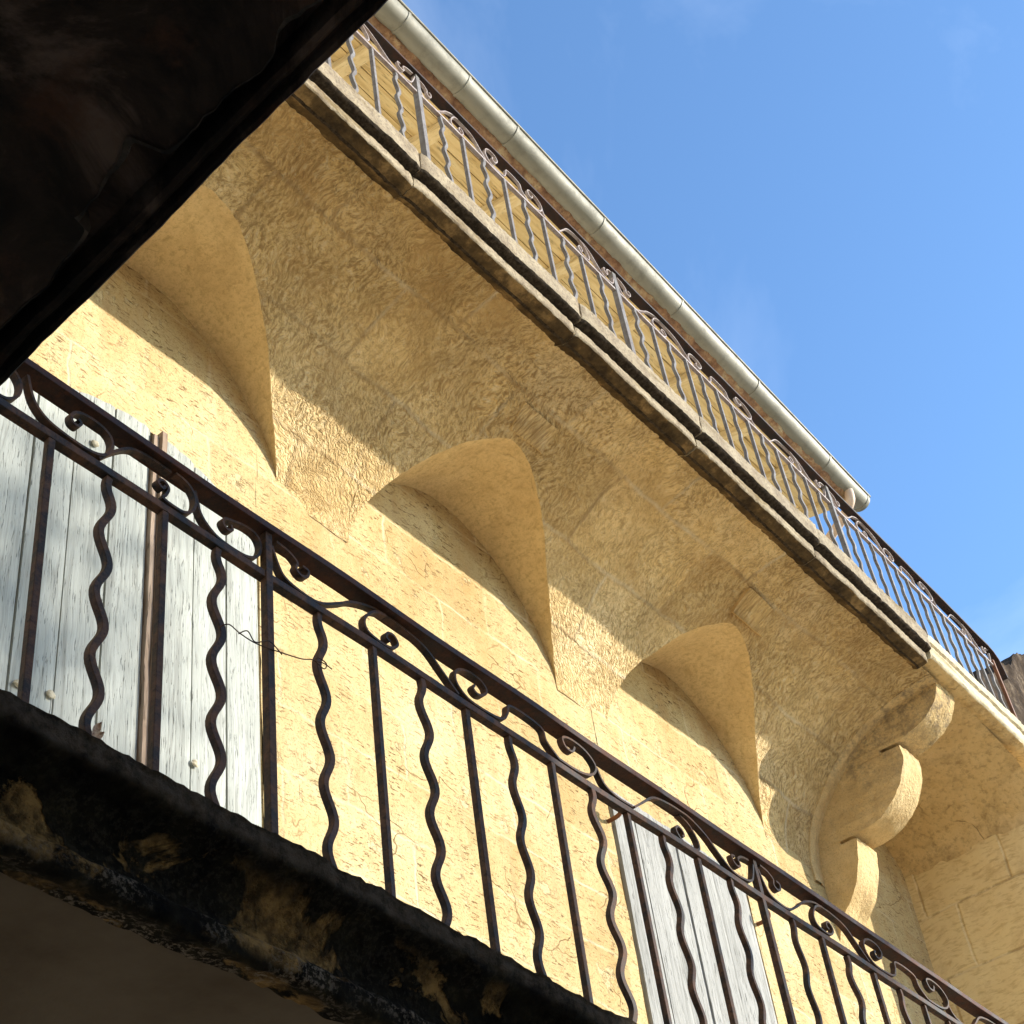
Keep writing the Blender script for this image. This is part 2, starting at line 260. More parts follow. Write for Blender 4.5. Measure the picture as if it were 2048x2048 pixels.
M['shutterw'] = wood('weathered_white_paint', (0.22, 0.22, 0.205), (0.325, 0.325, 0.31), (0.37, 0.37, 0.355), 'Z', 13.0, 0.85)
M['rawwood'] = wood('raw_wood_edge', (0.20, 0.135, 0.09), (0.34, 0.255, 0.19), (0.42, 0.34, 0.27), 'Z', 8.0, 0.7)
t = NT('aged_zinc'); ov = t.vec('Object'); a = t.noise(ov, 9.0, 6, 0.7); b = t.noise(t.vec('Object', scale=(0.4, 2, 2)), 3.0, 5, 0.6)
M['zinc'] = t.done(t.mix(t.ramp(a, (0.5, 0.0), (0.72, 0.6)), t.ramp(b, (0.35, (0.185, 0.178, 0.140)), (0.65, (0.255, 0.243, 0.198))), (0.115, 0.108, 0.082)), t.ramp(a, (0.3, 0.5), (0.7, 0.68)), t.bump(a, 0.001, 0.4), 0.1, 0.4)
t = NT('terracotta'); ov = t.vec('Object'); a = t.noise(ov, 6.0, 6, 0.7); b = t.noise(ov, 30.0, 5, 0.7)
M['tile'] = t.done(t.mix(t.ramp(b, (0.5, 0.0), (0.65, 0.6)), t.ramp(a, (0.35, (0.16, 0.075, 0.045)), (0.52, (0.32, 0.185, 0.10)), (0.66, (0.50, 0.38, 0.22))), (0.10, 0.05, 0.03)), 0.9, t.bump(b, 0.006, 0.8))
t = NT('cream_pipe'); a = t.noise(t.vec('Object'), 12.0, 5)
M['pipe'] = t.done(t.ramp(a, (0.35, (0.56, 0.40, 0.28)), (0.65, (0.66, 0.50, 0.38))), 0.5, t.bump(a, 0.001, 0.4))
t = NT('ivory_paint_blob'); a = t.noise(t.vec('Object'), 60.0, 4)
M['ivory'] = t.done(t.ramp(a, (0.35, (0.42, 0.36, 0.24)), (0.6, (0.64, 0.58, 0.44))), 0.6, t.bump(a, 0.004, 0.7))
t = NT('dry_leaf'); a = t.noise(t.vec('Object'), 90.0, 4)
M['leaf'] = t.done(t.ramp(a, (0.35, (0.24, 0.13, 0.07)), (0.6, (0.50, 0.36, 0.24))), 0.7)
t = NT('render_wall'); a = t.noise(t.vec('Object'), 3.0, 6, 0.6)
M['plaster'] = t.done(t.ramp(a, (0.35, (0.58, 0.51, 0.39)), (0.65, (0.66, 0.60, 0.48))), 0.9)
t = NT('pale_peeled_paint'); a = t.noise(t.vec('Object'), 16.0, 6, 0.7)
M['peel'] = t.done(t.ramp(a, (0.42, (0.004, 0.003, 0.003)), (0.66, (0.040, 0.031, 0.027))), 0.8)

# ------------------------------------------------------------------ mesh helpers
OFF = {}
def jit(p, amp, sc, seed=0.0):
    v = noise.noise_vector(Vector((p[0] * sc + seed, p[1] * sc - seed, p[2] * sc + 2 * seed)))
    return (p[0] + amp * v[0], p[1] + amp * v[1], p[2] + amp * v[2])
class MB:
    def __init__(s): s.v = []; s.f = []; s.mi = []; s.uv = {}
    def add(s, verts, faces, mi=0):
        k = len(s.v); s.v += [tuple(p) for p in verts]
        for f in faces: s.f.append(tuple(k + i for i in f)); s.mi.append(mi)
        return k
    def box(s, x0, x1, y0, y1, z0, z1, mi=0):
        s.add([(x0, y0, z0), (x1, y0, z0), (x1, y1, z0), (x0, y1, z0), (x0, y0, z1), (x1, y0, z1), (x1, y1, z1), (x0, y1, z1)],
              [(3, 2, 1, 0), (4, 5, 6, 7), (0, 1, 5, 4), (1, 2, 6, 5), (2, 3, 7, 6), (3, 0, 4, 7)], mi)
    def grid(s, rows, mi=0, flip=False, uvs=None):
        n = len(rows[0]); k = len(s.v)
        for i, r in enumerate(rows):
            for j, p in enumerate(r):
                s.v.append(tuple(p))
                if uvs: s.uv[k + i * n + j] = uvs[i][j]
        for i in range(len(rows) - 1):
            for j in range(n - 1):
                q = (k + i * n + j, k + i * n + j + 1, k + (i + 1) * n + j + 1, k + (i + 1) * n + j)
                s.f.append(q[::-1] if flip else q); s.mi.append(mi)
    def sweep(s, path, prof, side, caps=True, mi=0):
        """closed profile [(a, b)] along a path; a runs along the fixed side vector, b along tangent x side"""
        side = Vector(side).normalized(); P = [Vector(p) for p in path]; n = len(prof); k = len(s.v)
        for i, p in enumerate(P):
            t_ = (P[min(i + 1, len(P) - 1)] - P[max(i - 1, 0)]).normalized(); b_ = side.cross(t_).normalized()
            for a, b in prof: s.v.append(tuple(p + side * a + b_ * b))
        for i in range(len(P) - 1):
            for j in range(n):
                s.f.append((k + i * n + j, k + i * n + (j + 1) % n, k + (i + 1) * n + (j + 1) % n, k + (i + 1) * n + j)); s.mi.append(mi)
        if caps:
            s.f.append(tuple(k + j for j in range(n))[::-1]); s.mi.append(mi)
            s.f.append(tuple(k + (len(P) - 1) * n + j for j in range(n))); s.mi.append(mi)
    def build(s, name, mats, parent=None, smooth=0.0, bevel=0.0, label=None):
        o0 = OFF.get(parent.name, (0, 0, 0)) if parent else (0, 0, 0)
        me = bpy.data.meshes.new(name)
        me.from_pydata([(p[0] - o0[0], p[1] - o0[1], p[2] + H - o0[2]) for p in s.v], [], s.f)
        for m in (mats if isinstance(mats, (list, tuple)) else [mats]): me.materials.append(m)
        me.polygons.foreach_set('material_index', s.mi)
        if s.uv:
            l = me.uv_layers.new(name='uv')
            for lp in me.loops: l.data[lp.index].uv = s.uv.get(lp.vertex_index, (0, 0))
        me.update()
        o = bpy.data.objects.new(name, me); C.objects.link(o)
        if parent: o.parent = parent; OFF[o.name] = o0
        if smooth:
            me.polygons.foreach_set('use_smooth', [True] * len(me.polygons)); me.set_sharp_from_angle(angle=math.radians(smooth))
        if bevel:
            b = o.modifiers.new('edge_wear', 'BEVEL'); b.width = bevel; b.segments = 2; b.limit_method = 'ANGLE'; b.angle_limit = math.radians(35)
        if label: o['label'] = label
        return o
def tag(o, label, cat, group=None, kind=None):
    o['label'] = label; o['category'] = cat
    if group: o['group'] = group
    if kind: o['kind'] = kind
    return o
def thing(name, loc, label, cat):
    o = bpy.data.objects.new(name, None); C.objects.link(o); o.location = loc; o.empty_display_size = 0.2
    OFF[o.name] = tuple(loc); return tag(o, label, cat)
def rect(w_, h_): return [(-w_ / 2, -h_ / 2), (w_ / 2, -h_ / 2), (w_ / 2, h_ / 2), (-w_ / 2, h_ / 2)]
def smoothpath(pts, sub=6):
    out = []; n = len(pts); P = [Vector(p) for p in pts]
    for i in range(n - 1):
        a, b, c, d = P[max(i - 1, 0)], P[i], P[i + 1], P[min(i + 2, n - 1)]
        for k in range(sub):
            t_ = k / sub
            out.append(0.5 * ((2 * b) + (c - a) * t_ + (2 * a - 5 * b + 4 * c - d) * t_ ** 2 + (3 * b - a - 3 * c + d) * t_ ** 3))
    out.append(P[-1]); return out
def lin(a, b, n): return [a + (b - a) * i / (n - 1) for i in range(n)]

# ------------------------------------------------------------------ street
mb = MB(); mb.add([(-400, -400, -H), (400, -400, -H), (400, 400, -H), (-400, 400, -H)], [(0, 1, 2, 3)])
st = mb.build('street', M['street']); st['kind'] = 'structure'

# ------------------------------------------------------------------ the stone house
WY = 4.08                                 # plane of the house front
house = thing('stone_house', (6.5, WY, 0), 'golden stone house front with coved upper balcony, three arched recesses and pale shutters', 'house')
YC, ZC, CA, CB, PW = 2.83, 5.93, 1.25, 0.985, 1.85
LUN = [(1.14, .92, .88), (3.46, .92, .885), (5.775, .92, .885), (8.085, .915, .885)]       # arched recesses: centre, half width, rise
X0, X1 = -0.4, 9.60
GL, GRT, GC, GZ = 0.727, 1.076, -0.156, 0.836      # groin: left and right reach from its crown, crown offset, rise
def groin(c, q):                          # q in -1..1
    if q < 0: return c + GC + GL * q, ZC + GZ * max(0, 1 - abs(q) ** 1.62) ** (1 / 1.62)
    return c + GC + GRT * q, ZC + GZ * max(0, 1 - q ** 1.85) ** (1 / 1.85)
def wall_arch(c, q): return c + .945 * q, ZC + .888 * max(0, 1 - abs(q) ** 1.8) ** (1 / 1.8)
def lun_z(x):
    for c, a, h in LUN:
        d = x - c - GC; q = d / GL if d < 0 else d / GRT
        if abs(q) < 1: return groin(c, q)[1]
    return None
def cove_y(z): return YC + CA * max(0, 1 - max(0, min(1, (z - ZC) / CB)) ** PW) ** (1 / PW)
def cove_pt(th): return YC + CA * max(0, math.cos(th)) ** (2 / PW), ZC + CB * max(0, math.sin(th)) ** (2 / PW)
def cove_th(z): return math.asin(min(1, max(0, (z - ZC) / CB)) ** (PW / 2))
VR = 0.945                                # the groin crown lies a little lower than the arch on the wall
def rough(p): return jit(jit(jit(p, 0.011, 3.1, 1.0), 0.0045, 13.0, 4.0), 0.0032, 41.0, 7.0)
cols = []; x = X0
for c, a, h in LUN:
    xl = groin(c, -1)[0]
    cols += lin(x, xl, max(3, int((xl - x) / .035)))[:-1]
    cols += [groin(c, -math.cos(math.pi * i / 80))[0] for i in range(81)]
    x = cols[-1] + 1e-4
cols += lin(x, X1, 24)
NR = 44
rows = []; uvs = []
for x in cols:
    z0 = lun_z(x); th0 = cove_th(z0 or ZC)
    r = []; u = []
    for j in range(NR):
        th = th0 + (math.pi / 2 - th0) * j / (NR - 1)
        r.append(rough((x, *cove_pt(th)))); u.append((x, 1.13 * th))
    rows.append(r); uvs.append(u)
mb = MB(); mb.grid(rows, 0, False, uvs)
cove = mb.build('cove', M['cove'], house, smooth=40)
for c, a, h in LUN:
    rows = []; uvs = []
    for i in range(81):
        q = -math.cos(math.pi * i / 80); xg, z = groin(c, q); xw, zw = wall_arch(c, q); y0 = cove_y(z)
        rows.append([rough((xg + (xw - xg) * k / 14, y0 + (WY + 0.03 - y0) * k / 14, z + (zw - z) * (k / 14) ** .7)) for k in range(15)]); uvs.append([(xg, y0 + (WY - y0) * k / 14) for k in range(15)])
    mb = MB(); mb.grid(rows, 0, True, uvs); mb.build('arched_recess', M['lunette'], house, smooth=50)
# proud block beside the crown of two recesses, laid into the cove
def cove_patch(x0, x1, x2, x3, za, zb, out):
    top = []; n = 9
    for i in range(n):
        f = i / (n - 1); z = za + (zb - za) * f; th = cove_th(z); cy, cz = cove_pt(th); xa = x0 + (x3 - x0) * f; xb = x1 + (x2 - x1) * f
        ny, nz = -math.cos(th), -math.sin(th)
        top.append([rough((xa + (xb - xa) * k / 8, cy + ny * out, cz + nz * out)) for k in range(9)])
    m_ = MB(); m_.grid(top, 0, True, [[(p[0], p[2] * .9) for p in r] for r in top])
    def skirt(line, fl):
        low = [(p[0], p[1] + .05, p[2] + .05) for p in line]; m_.grid([line, low], 0, fl)
    skirt(top[0], False); skirt(top[-1], True); skirt([r[0] for r in top], True); skirt([r[-1] for r in top], False)
    return m_
cove_patch(7.84, 8.20, 8.10, 7.80, 6.79, 6.855, 0.022).build('keystone', M['cove'], house, smooth=30)
cove_patch(5.56, 5.84, 5.80, 5.50, 6.785, 6.845, 0.008).build('keystone', M['cove'], house, smooth=30)
# rib that closes the cove against the corbel
rows = []; 
for xx, o in ((9.595, -0.03), (9.60, 0.008), (9.61, 0.012), (9.655, 0.012), (9.675, 0.013), (9.68, 0.003), (9.69, 0.002), (9.76, 0.002)):
    r = []
    for j in range(40):
        th = math.pi / 2 * j / 39; cy, cz = cove_pt(th)
        r.append(rough((xx, cy - o * math.cos(th), cz - o * math.sin(th) - (.10 if j == 0 else 0))))
    rows.append(r)
mb = MB(); mb.grid(rows, 0, False, [[(p[0], p[2]) for p in r] for r in rows]); mb.build('cove_rib', M['corbel'], house, smooth=40)

# front wall: columns over the two doors start at the arch / lintel
def door_top(x):
    if 2.70 < x < 4.23: return 4.60 + math.sqrt(1.15 ** 2 - (x - 3.50) ** 2)
    if 7.03 < x < 8.50: return 5.40
    return None
cols = lin(-0.6, 2.69, 50) + [2.701 + 1.528 * (1 - math.cos(math.pi * i / 48)) / 2 for i in range(49)] + lin(4.24, 7.02, 60) + lin(7.031, 8.499, 32) + lin(8.51, 11.33, 60)
rows = []
for x in cols:
    z0 = door_top(x); zb = z0 if z0 else 1.0
    rows.append([jit(jit((x, WY, zb + (6.98 - zb) * j / 90), 0.005, 4.0, 2.0), .003, 17, 5) for j in range(91)])
mb = MB()
for i in range(len(cols) - 1):
    if (door_top(cols[i]) is None) == (door_top(cols[i + 1]) is None): mb.grid([rows[i], rows[i + 1]])
for xa, xb in ((2.69, 2.701), (4.229, 4.24), (7.02, 7.031), (8.499, 8.51)):       # narrow strips at the jambs
    zt = max(door_top(xa) or 0, door_top(xb) or 0)
    mb.grid([[(xa, WY, zt), (xa, WY, 6.98)], [(xb, WY, zt), (xb, WY, 6.98)]])
# reveals
def reveal(pts): mb.grid([pts, [(p[0], WY + .22, p[2]) for p in pts]], 0, True)
arch = [(x, WY, door_top(x)) for x in cols if 2.70 < x < 4.23]
reveal([(2.695, WY, 1.0), (2.695, WY, door_top(2.701))] + arch + [(4.235, WY, door_top(4.229)), (4.235, WY, 1.0)])
reveal([(7.025, WY, 1.0), (7.025, WY, 5.40), (8.505, WY, 5.40), (8.505, WY, 1.0)])
mb.build('front_wall', M['wall'], house, smooth=50)
# dark room behind, storey above, body of the house
mb = MB(); mb.box(-1.0, 11.9, WY + .24, 11, -H, 6.9); mb.box(-1.0, 10.25, WY + .05, 11, 7.13, 9.42); mb.build('house_body', M['plaster'], house)

# corbel: three stepped lobes
prof = [(4.12, 5.36), (4.08, 5.42), (4.05, 5.50), (3.968, 5.62), (3.865, 5.735), (3.795, 5.88), (3.764, 6.0), (3.753, 6.05), (3.757, 6.08), (3.88, 6.085),
        (3.88, 6.11), (3.82, 6.115), (3.70, 6.115), (3.57, 6.133), (3.443, 6.195), (3.34, 6.297), (3.272, 6.42), (3.243, 6.53), (3.245, 6.585), (3.255, 6.597), (3.40, 6.602),
        (3.40, 6.645), (3.32, 6.640), (3.237, 6.628), (3.12, 6.655), (3.0, 6.705), (2.90, 6.79), (2.85, 6.88), (2.835, 6.95), (2.845, 6.985), (4.10, 6.985)]
sm = []
segs = [prof[0:10], prof[10:21], prof[21:]]
for sgm in segs: sm += [tuple(p) for p in smoothpath([(0, a, b) for a, b in sgm], 4)]
pl = [(p[1], p[2]) for p in sm]
mb = MB(); xs = lin(9.735, 10.02, 22); rows = []
for x in xs: rows.append([jit(jit(jit((x, a, b), .007, 6, 3), .006, 18, 1), .003, 50, 2) for a, b in pl])
mb.grid(rows, 0, False)
n = len(pl)
# flat cheeks: fan strips from the outline back into the wall/slab
def cheek(row, fl):
    inner = [(row[i][0], min(4.10, pl[i][0] + .9), pl[i][1] + .0 if pl[i][0] + .9 < 4.1 else pl[i][1]) for i in range(n)]
    for i in range(n - 1):
        a, b = row[i], row[i + 1]
        lst = [a, b, (b[0], 4.10, b[2]), (a[0], 4.10, a[2])]
        mb.add(lst if fl else lst[::-1], [(0, 1, 2, 3)])
cheek(rows[0], True); cheek(rows[-1], False)
mb.build('corbel', M['corbel'], house, smooth=38, label='three-lobed carved stone corbel under the upper balcony')

# stained half vault between corbel and end wall, and end wall
XE = 11.32
rows = []
for i in range(34):
    f = i / 33; th = math.pi / 2 * f
    xx = 10.35 + (XE - 10.35) * math.sin(th); zz = 6.53 + .41 * math.cos(th)
    rows.append([jit(jit((xx, y, zz), .012, 3.5, 6), .006, 14, 2) for y in lin(2.84, 4.10, 34)])
rows = [[(10.0, p[1], p[2] + .002) for p in rows[0]]] + rows
mb = MB(); mb.grid(rows, 0, True); mb.build('half_vault', M['vault'], house, smooth=50)
rows = [[jit(jit((XE, y, z), .010, 3.5, 7), .004, 17, 2) for z in lin(-H, 6.56, 110)] for y in lin(2.97, 4.10, 30)]
mb = MB(); mb.grid(rows, 0, True); mb.grid([[(XE + .01, 2.97, -H), (XE + .01, 2.97, 6.9)], [(11.9, 2.97, -H), (11.9, 2.97, 6.9)]])
mb.grid([[(11.9, 2.97, -H), (11.9, 2.97, 6.9)], [(11.9, 4.1, -H), (11.9, 4.1, 6.9)]])
mb.grid([[(XE, 2.97, 6.5), (XE, 4.1, 6.5)], [(XE + .03, 2.97, 6.97), (XE + .03, 4.1, 6.97)]])
mb.build('end_wall', M['ashlar'], house, smooth=50)

# ------------------------------------------------------------------ upper balcony
mb = MB(); mb.box(-0.4, 13.6, 2.90, 4.10, 6.99, 7.10); ub = mb.build('upper_balcony', M['floor'], house)
def edging(x0, x1, pf, mats, seed):
    """moulded edge stone: profile points (y, z, material of the strip that follows)"""
    m_ = MB(); nx = max(4, int((x1 - x0) / .02)); dy, dz = random.uniform(-.006, .006), random.uniform(-.006, .006)
    dens = []
    for (ya, za, ma), (yb, zb, _) in zip(pf[:-1], pf[1:]):
        k = max(2, int(math.hypot(yb - ya, zb - za) / .012))
        for i in range(k): dens.append((ya + (yb - ya) * i / k, za + (zb - za) * i / k, ma))
    dens.append(pf[-1])
    rws = []
    for x in lin(x0 + .004, x1 - .004, nx):
        e = min(1, min(x - x0, x1 - x) / .03); rr = (1 - e) * .010
        rws.append([jit(jit(jit((x, y + dy + rr, z + dz), .005, 4, seed), .004, 30, seed + 3), .003, 70, seed) for y, z, _ in dens])
    k = len(dens); base = len(m_.v)
    for r in rws: m_.v += r
    for i in range(len(rws) - 1):
        for j in range(k - 1):
            m_.f.append((base + i * k + j, base + i * k + j + 1, base + (i + 1) * k + j + 1, base + (i + 1) * k + j)); m_.mi.append(dens[j][2])
    m_.f.append(tuple(base + j for j in range(k))); m_.mi.append(0)
    m_.f.append(tuple(base + (len(rws) - 1) * k + j for j in range(k))[::-1]); m_.mi.append(0)
    return m_
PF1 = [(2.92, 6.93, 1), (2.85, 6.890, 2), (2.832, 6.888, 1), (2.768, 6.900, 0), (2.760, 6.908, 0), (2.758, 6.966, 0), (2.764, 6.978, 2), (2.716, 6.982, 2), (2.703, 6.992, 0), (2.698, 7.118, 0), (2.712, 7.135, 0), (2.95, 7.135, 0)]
PF2 = [(2.92, 6.96, 1), (2.80, 6.93, 1), (2.745, 6.935, 0), (2.730, 6.950, 0), (2.725, 7.035, 0), (2.734, 7.044, 0), (2.734, 7.054, 0), (2.712, 7.064, 0), (2.702, 7.118, 0), (2.715, 7.135, 0), (2.95, 7.135, 0)]
cuts = [1.5, 2.75, 4.02, 5.36, 6.55, 7.92, 8.75, 9.47]
for i in range(len(cuts) - 1):
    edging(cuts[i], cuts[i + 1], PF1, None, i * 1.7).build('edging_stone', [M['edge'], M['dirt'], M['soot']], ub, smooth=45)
for i, (a, b) in enumerate(((9.47, 11.0), (11.0, 12.3), (12.3, 13.6))):
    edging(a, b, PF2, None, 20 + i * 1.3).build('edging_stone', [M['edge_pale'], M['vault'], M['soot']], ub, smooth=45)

# ------------------------------------------------------------------ lower balcony
mb = MB()
lb_floor = mb; mb.box(-1.0, 8.4, 2.25, 4.30, 1.78, 1.93)
lb = mb.build('lower_balcony', M['floor'], house)
pf = [(2.30, 1.80), (2.235, 1.755), (2.215, 1.728), (2.195, 1.722), (2.16, 1.712), (2.128, 1.700), (2.114, 1.704), (2.108, 1.722), (2.108, 1.745), (2.122, 1.760), (2.136, 1.772), (2.138, 1.80), (2.128, 1.835),
      (2.106, 1.865), (2.076, 1.886), (2.052, 1.897), (2.043, 1.910), (2.040, 1.945), (2.052, 1.958), (2.20, 1.962), (2.32, 1.962)]
dens = smoothpath([(0, a, b) for a, b in pf], 5)
mb = MB(); rows = []
for x in lin(-1.0, 8.4, 520):
    rows.append([jit(jit(jit((x, p[1], p[2] - .008 * (x - 1.5) * .55), .006, 3.2, 8), .006, 15, 2), .005, 48, 6) for p in dens])
mb.grid(rows, 0, False); mb.build('moulded_edge', M['black'], lb, smooth=60, label='soot-blackened moulded front edge with bare yellow patches')
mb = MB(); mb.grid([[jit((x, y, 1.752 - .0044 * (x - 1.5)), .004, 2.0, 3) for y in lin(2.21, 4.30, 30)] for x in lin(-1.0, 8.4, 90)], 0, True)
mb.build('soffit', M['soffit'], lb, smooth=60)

# ------------------------------------------------------------------ shutters
def leaf(x0, x1, zb, top, y, nplank, m, name='shutter', label=None, wear=0.012):
    m_ = MB(); wd = (x1 - x0) / nplank
    for k in range(nplank):
        a, b = x0 + k * wd + .0045, x0 + (k + 1) * wd - .0045; n_ = 7; dy = random.uniform(-.003, .003)
        xs_ = lin(a, b, n_); tops = [top(x_) + random.uniform(-wear, 0) for x_ in xs_]
        fr = [[(x_, y + dy + (.004 if i in (0, n_ - 1) else 0), zb), (x_, y + dy + (.004 if i in (0, n_ - 1) else 0), t_)] for i, (x_, t_) in enumerate(zip(xs_, tops))]
        m_.grid(fr)
        bk = [[(x_, y + .032, zb), (x_, y + .032, t_)] for x_, t_ in zip(xs_, tops)]
        m_.grid(bk, 0, True)
        m_.grid([[r[1] for r in fr], [r[1] for r in bk]], 0, True)
        m_.grid([fr[0], bk[0]], 0, True); m_.grid([fr[-1], bk[-1]])
    return m_.build(name, m, house, label=label)
at1 = lambda x_: (door_top(min(max(x_, 2.705), 4.225)) or 5.1) + .012
s1 = leaf(2.715, 3.545, 1.96, at1, WY - .010, 4, M['shutter'], label='left shutter leaf with pale paint, arched top and ivory lumps')
s2 = leaf(3.615, 4.215, 1.96, at1, WY - .018, 3, M['shutter'], label='right shutter leaf with pale paint and a raw wood edge')
def strip(x0, x1, y0, y1, z0, z1, m, par, name):
    mb_ = MB(); zs = lin(z0, z1, 60); rws = []
    for z in zs:
        j = .004 * noise.noise(Vector((x0, 0, z * 6))) + .003 * noise.noise(Vector((x0, 3, z * 25)))
        rws.append([(x0 + j, y1, z), (x0 + j, y0 + abs(j), z), (x1 + j, y0 + abs(j), z), (x1 + j, y1, z)])
    mb_.grid(rws, 0, True); mb_.add(rws[-1], [(0, 1, 2, 3)]); return mb_.build(name, m, par)
strip(3.548, 3.575, WY - .030, WY + .05, 1.96, 5.72, M['rawwood'], s2, 'edge_strip')
strip(3.583, 3.612, WY - .048, WY + .05, 1.96, 5.75, M['rawwood'], s2, 'cover_strip')
def blob(x, y, z, r, par, name='paint_lump', m='ivory', sq=(1, .5, .8)):
    mb_ = MB(); rws = []
    for i in range(9):
        th = math.pi * i / 8
        rws.append([jit((x + r * sq[0] * math.sin(th) * math.cos(2 * math.pi * k / 12), y + r * sq[1] * math.sin(th) * math.sin(2 * math.pi * k / 12), z + r * sq[2] * math.cos(th)), r * .25, 1.1 / r, x) for k in range(13)])
    for r_ in rws: r_[12] = r_[0]
    mb_.grid(rws); return mb_.build(name, M[m], par, smooth=60)
blob(2.96, WY - .020, 3.955, .022, s1); blob(3.108, WY - .020, 3.985, .021, s1); blob(3.225, WY - .020, 5.42, .020, s1); blob(3.83, WY - .028, 4.02, .020, s2)
at2 = lambda x_: 5.41
s3 = leaf(7.045, 7.715, 1.96, at2, WY - .014, 3, M['shutterw'], label='bleached white left shutter leaf of the far door')
s4 = leaf(7.725, 8.485, 1.96, at2, WY - .008, 4, M['shutterw'], label='bleached white right shutter leaf of the far door')
strip(7.70, 7.735, WY - .022, WY + .01, 1.96, 5.36, M['shutterw'], s4, 'cover_strip')
def hook(x, z, par):
    mb_ = MB(); pts = [(x, WY + .02, z), (x, WY - .05, z), (x - .004, WY - .085, z + .006), (x - .014, WY - .10, z + .03), (x - .02, WY - .085, z + .055)]
    mb_.sweep(smoothpath(pts, 5), [(math.cos(a_) * .013, math.sin(a_) * .013) for a_ in lin(0, 2 * math.pi * 7 / 8, 8)], (1, 0, 0)); mb_.build('hinge_pin', M['rust'], par, smooth=50)
hook(6.99, 5.16, s3); hook(8.55, 5.10, s4)

# ------------------------------------------------------------------ railings
def mir(pts, x): return [(2 * x - a, b) for a, b in pts]
A1 = [(1.462, 2.862), (1.484, 2.80), (1.521, 2.768), (1.572, 2.757), (1.627, 2.755), (1.667, 2.762), (1.694, 2.782), (1.706, 2.815), (1.698, 2.842), (1.671, 2.856), (1.634, 2.858), (1.605, 2.850), (1.588, 2.832), (1.590, 2.812), (1.606, 2.808), (1.615, 2.822), (1.606, 2.830)]
B1 = [(1.674, 2.755), (1.708, 2.80), (1.753, 2.845), (1.791, 2.860), (1.83, 2.864), (1.885, 2.862)]
B2 = [(1.866, 2.800), (1.858, 2.788), (1.844, 2.796), (1.848, 2.808), (1.863, 2.812), (1.876, 2.798), (1.868, 2.772), (1.860, 2.758), (1.888, 2.753), (1.929, 2.757), (1.956, 2.787), (1.959, 2.828), (1.935, 2.856), (1.897, 2.864)]
A2 = [(1.968, 2.862), (1.986, 2.80), (2.027, 2.765), (2.074, 2.755), (2.136, 2.758), (2.172, 2.780), (2.187, 2.82), (2.173, 2.850), (2.137, 2.856), (2.095, 2.846), (2.066, 2.836), (2.060, 2.818), (2.074, 2.806), (2.090, 2.814), (2.086, 2.828)]
P1 = [(2.222, 2.845), (2.240, 2.80), (2.263, 2.768), (2.313, 2.755), (2.385, 2.757), (2.461, 2.80), (2.511, 2.834), (2.588, 2.862), (2.653, 2.866), (2.727, 2.862), (2.804, 2.845), (2.87, 2.798), (2.929, 2.755)]
P2 = [(2.232, 2.862), (2.275, 2.856), (2.305, 2.838), (2.300, 2.815), (2.318, 2.803), (2.340, 2.812), (2.345, 2.834), (2.325, 2.838)]
CC = [(2.640, 2.862), (2.590, 2.845), (2.553, 2.80), (2.560, 2.765), (2.610, 2.754), (2.655, 2.760), (2.680, 2.786), (2.666, 2.807), (2.642, 2.803), (2.636, 2.785), (2.648, 2.778)]
DD = [(3.005, 2.825), (2.995, 2.809), (3.012, 2.798), (3.040, 2.808), (3.058, 2.835), (3.031, 2.858), (2.972, 2.858), (2.926, 2.832), (2.921, 2.79), (2.965, 2.758), (3.040, 2.754), (3.115, 2.765), (3.145, 2.80), (3.168, 2.836), (3.301, 2.832), (3.322, 2.79), (3.374, 2.755)]
EE = [(3.469, 2.842), (3.452, 2.818), (3.420, 2.820), (3.412, 2.848), (3.455, 2.863), (3.527, 2.855), (3.568, 2.82), (3.540, 2.778), (3.47, 2.756), (3.374, 2.755)]
MX = 3.337
SCROLLS = [A1, B1, B2, A2, P1, P2, CC, DD, EE, mir(P1, MX), mir(P2, MX), mir(CC, MX), mir(mir(mir(B1, 2.203), 2.203), 3.57 / 2 + .9)]
SCROLLS = SCROLLS[:-1]
SCROLLS.append([(3.575, 2.82), (3.60, 2.775), (3.66, 2.756), (3.745, 2.757)])
def railing(name, label, loc, y, posts, per, x0, x1, zfoot, zbar, dz, matp, matrail, scrolls, sc_w, bars):
    T = thing(name, loc, label, 'railing')
    zs = lambda x_: dz * (x_ - posts[0])
    nx = 60
    def flat(zz, wd, th, nm, m, a=x0, b=x1, bend=None):
        mb_ = MB(); pts = [jit((x_, y, zz + zs(x_)), .004, 2.2, zz) for x_ in lin(a, b, nx)] + (bend or [])
        mb_.sweep(pts, rect(wd, th), (0, 1, 0)); return mb_.build(nm, m, T, bevel=.0025)
    return T, flat, zs
def bar_mesh(nm, z0, z1, sz, amp, per, m):
    mb_ = MB(); n_ = 70 if amp else 8; pts = []
    for z in lin(z0, z1, n_):
        e = min(1, (z1 - z) / .06, (z - z0) / .05); e = max(0, e)
        pts.append((amp * e * math.sin(2 * math.pi * (z1 - z - .04) / per), 0, z))
    mb_.sweep(pts, rect(sz, sz), (0, 1, 0)); return mb_
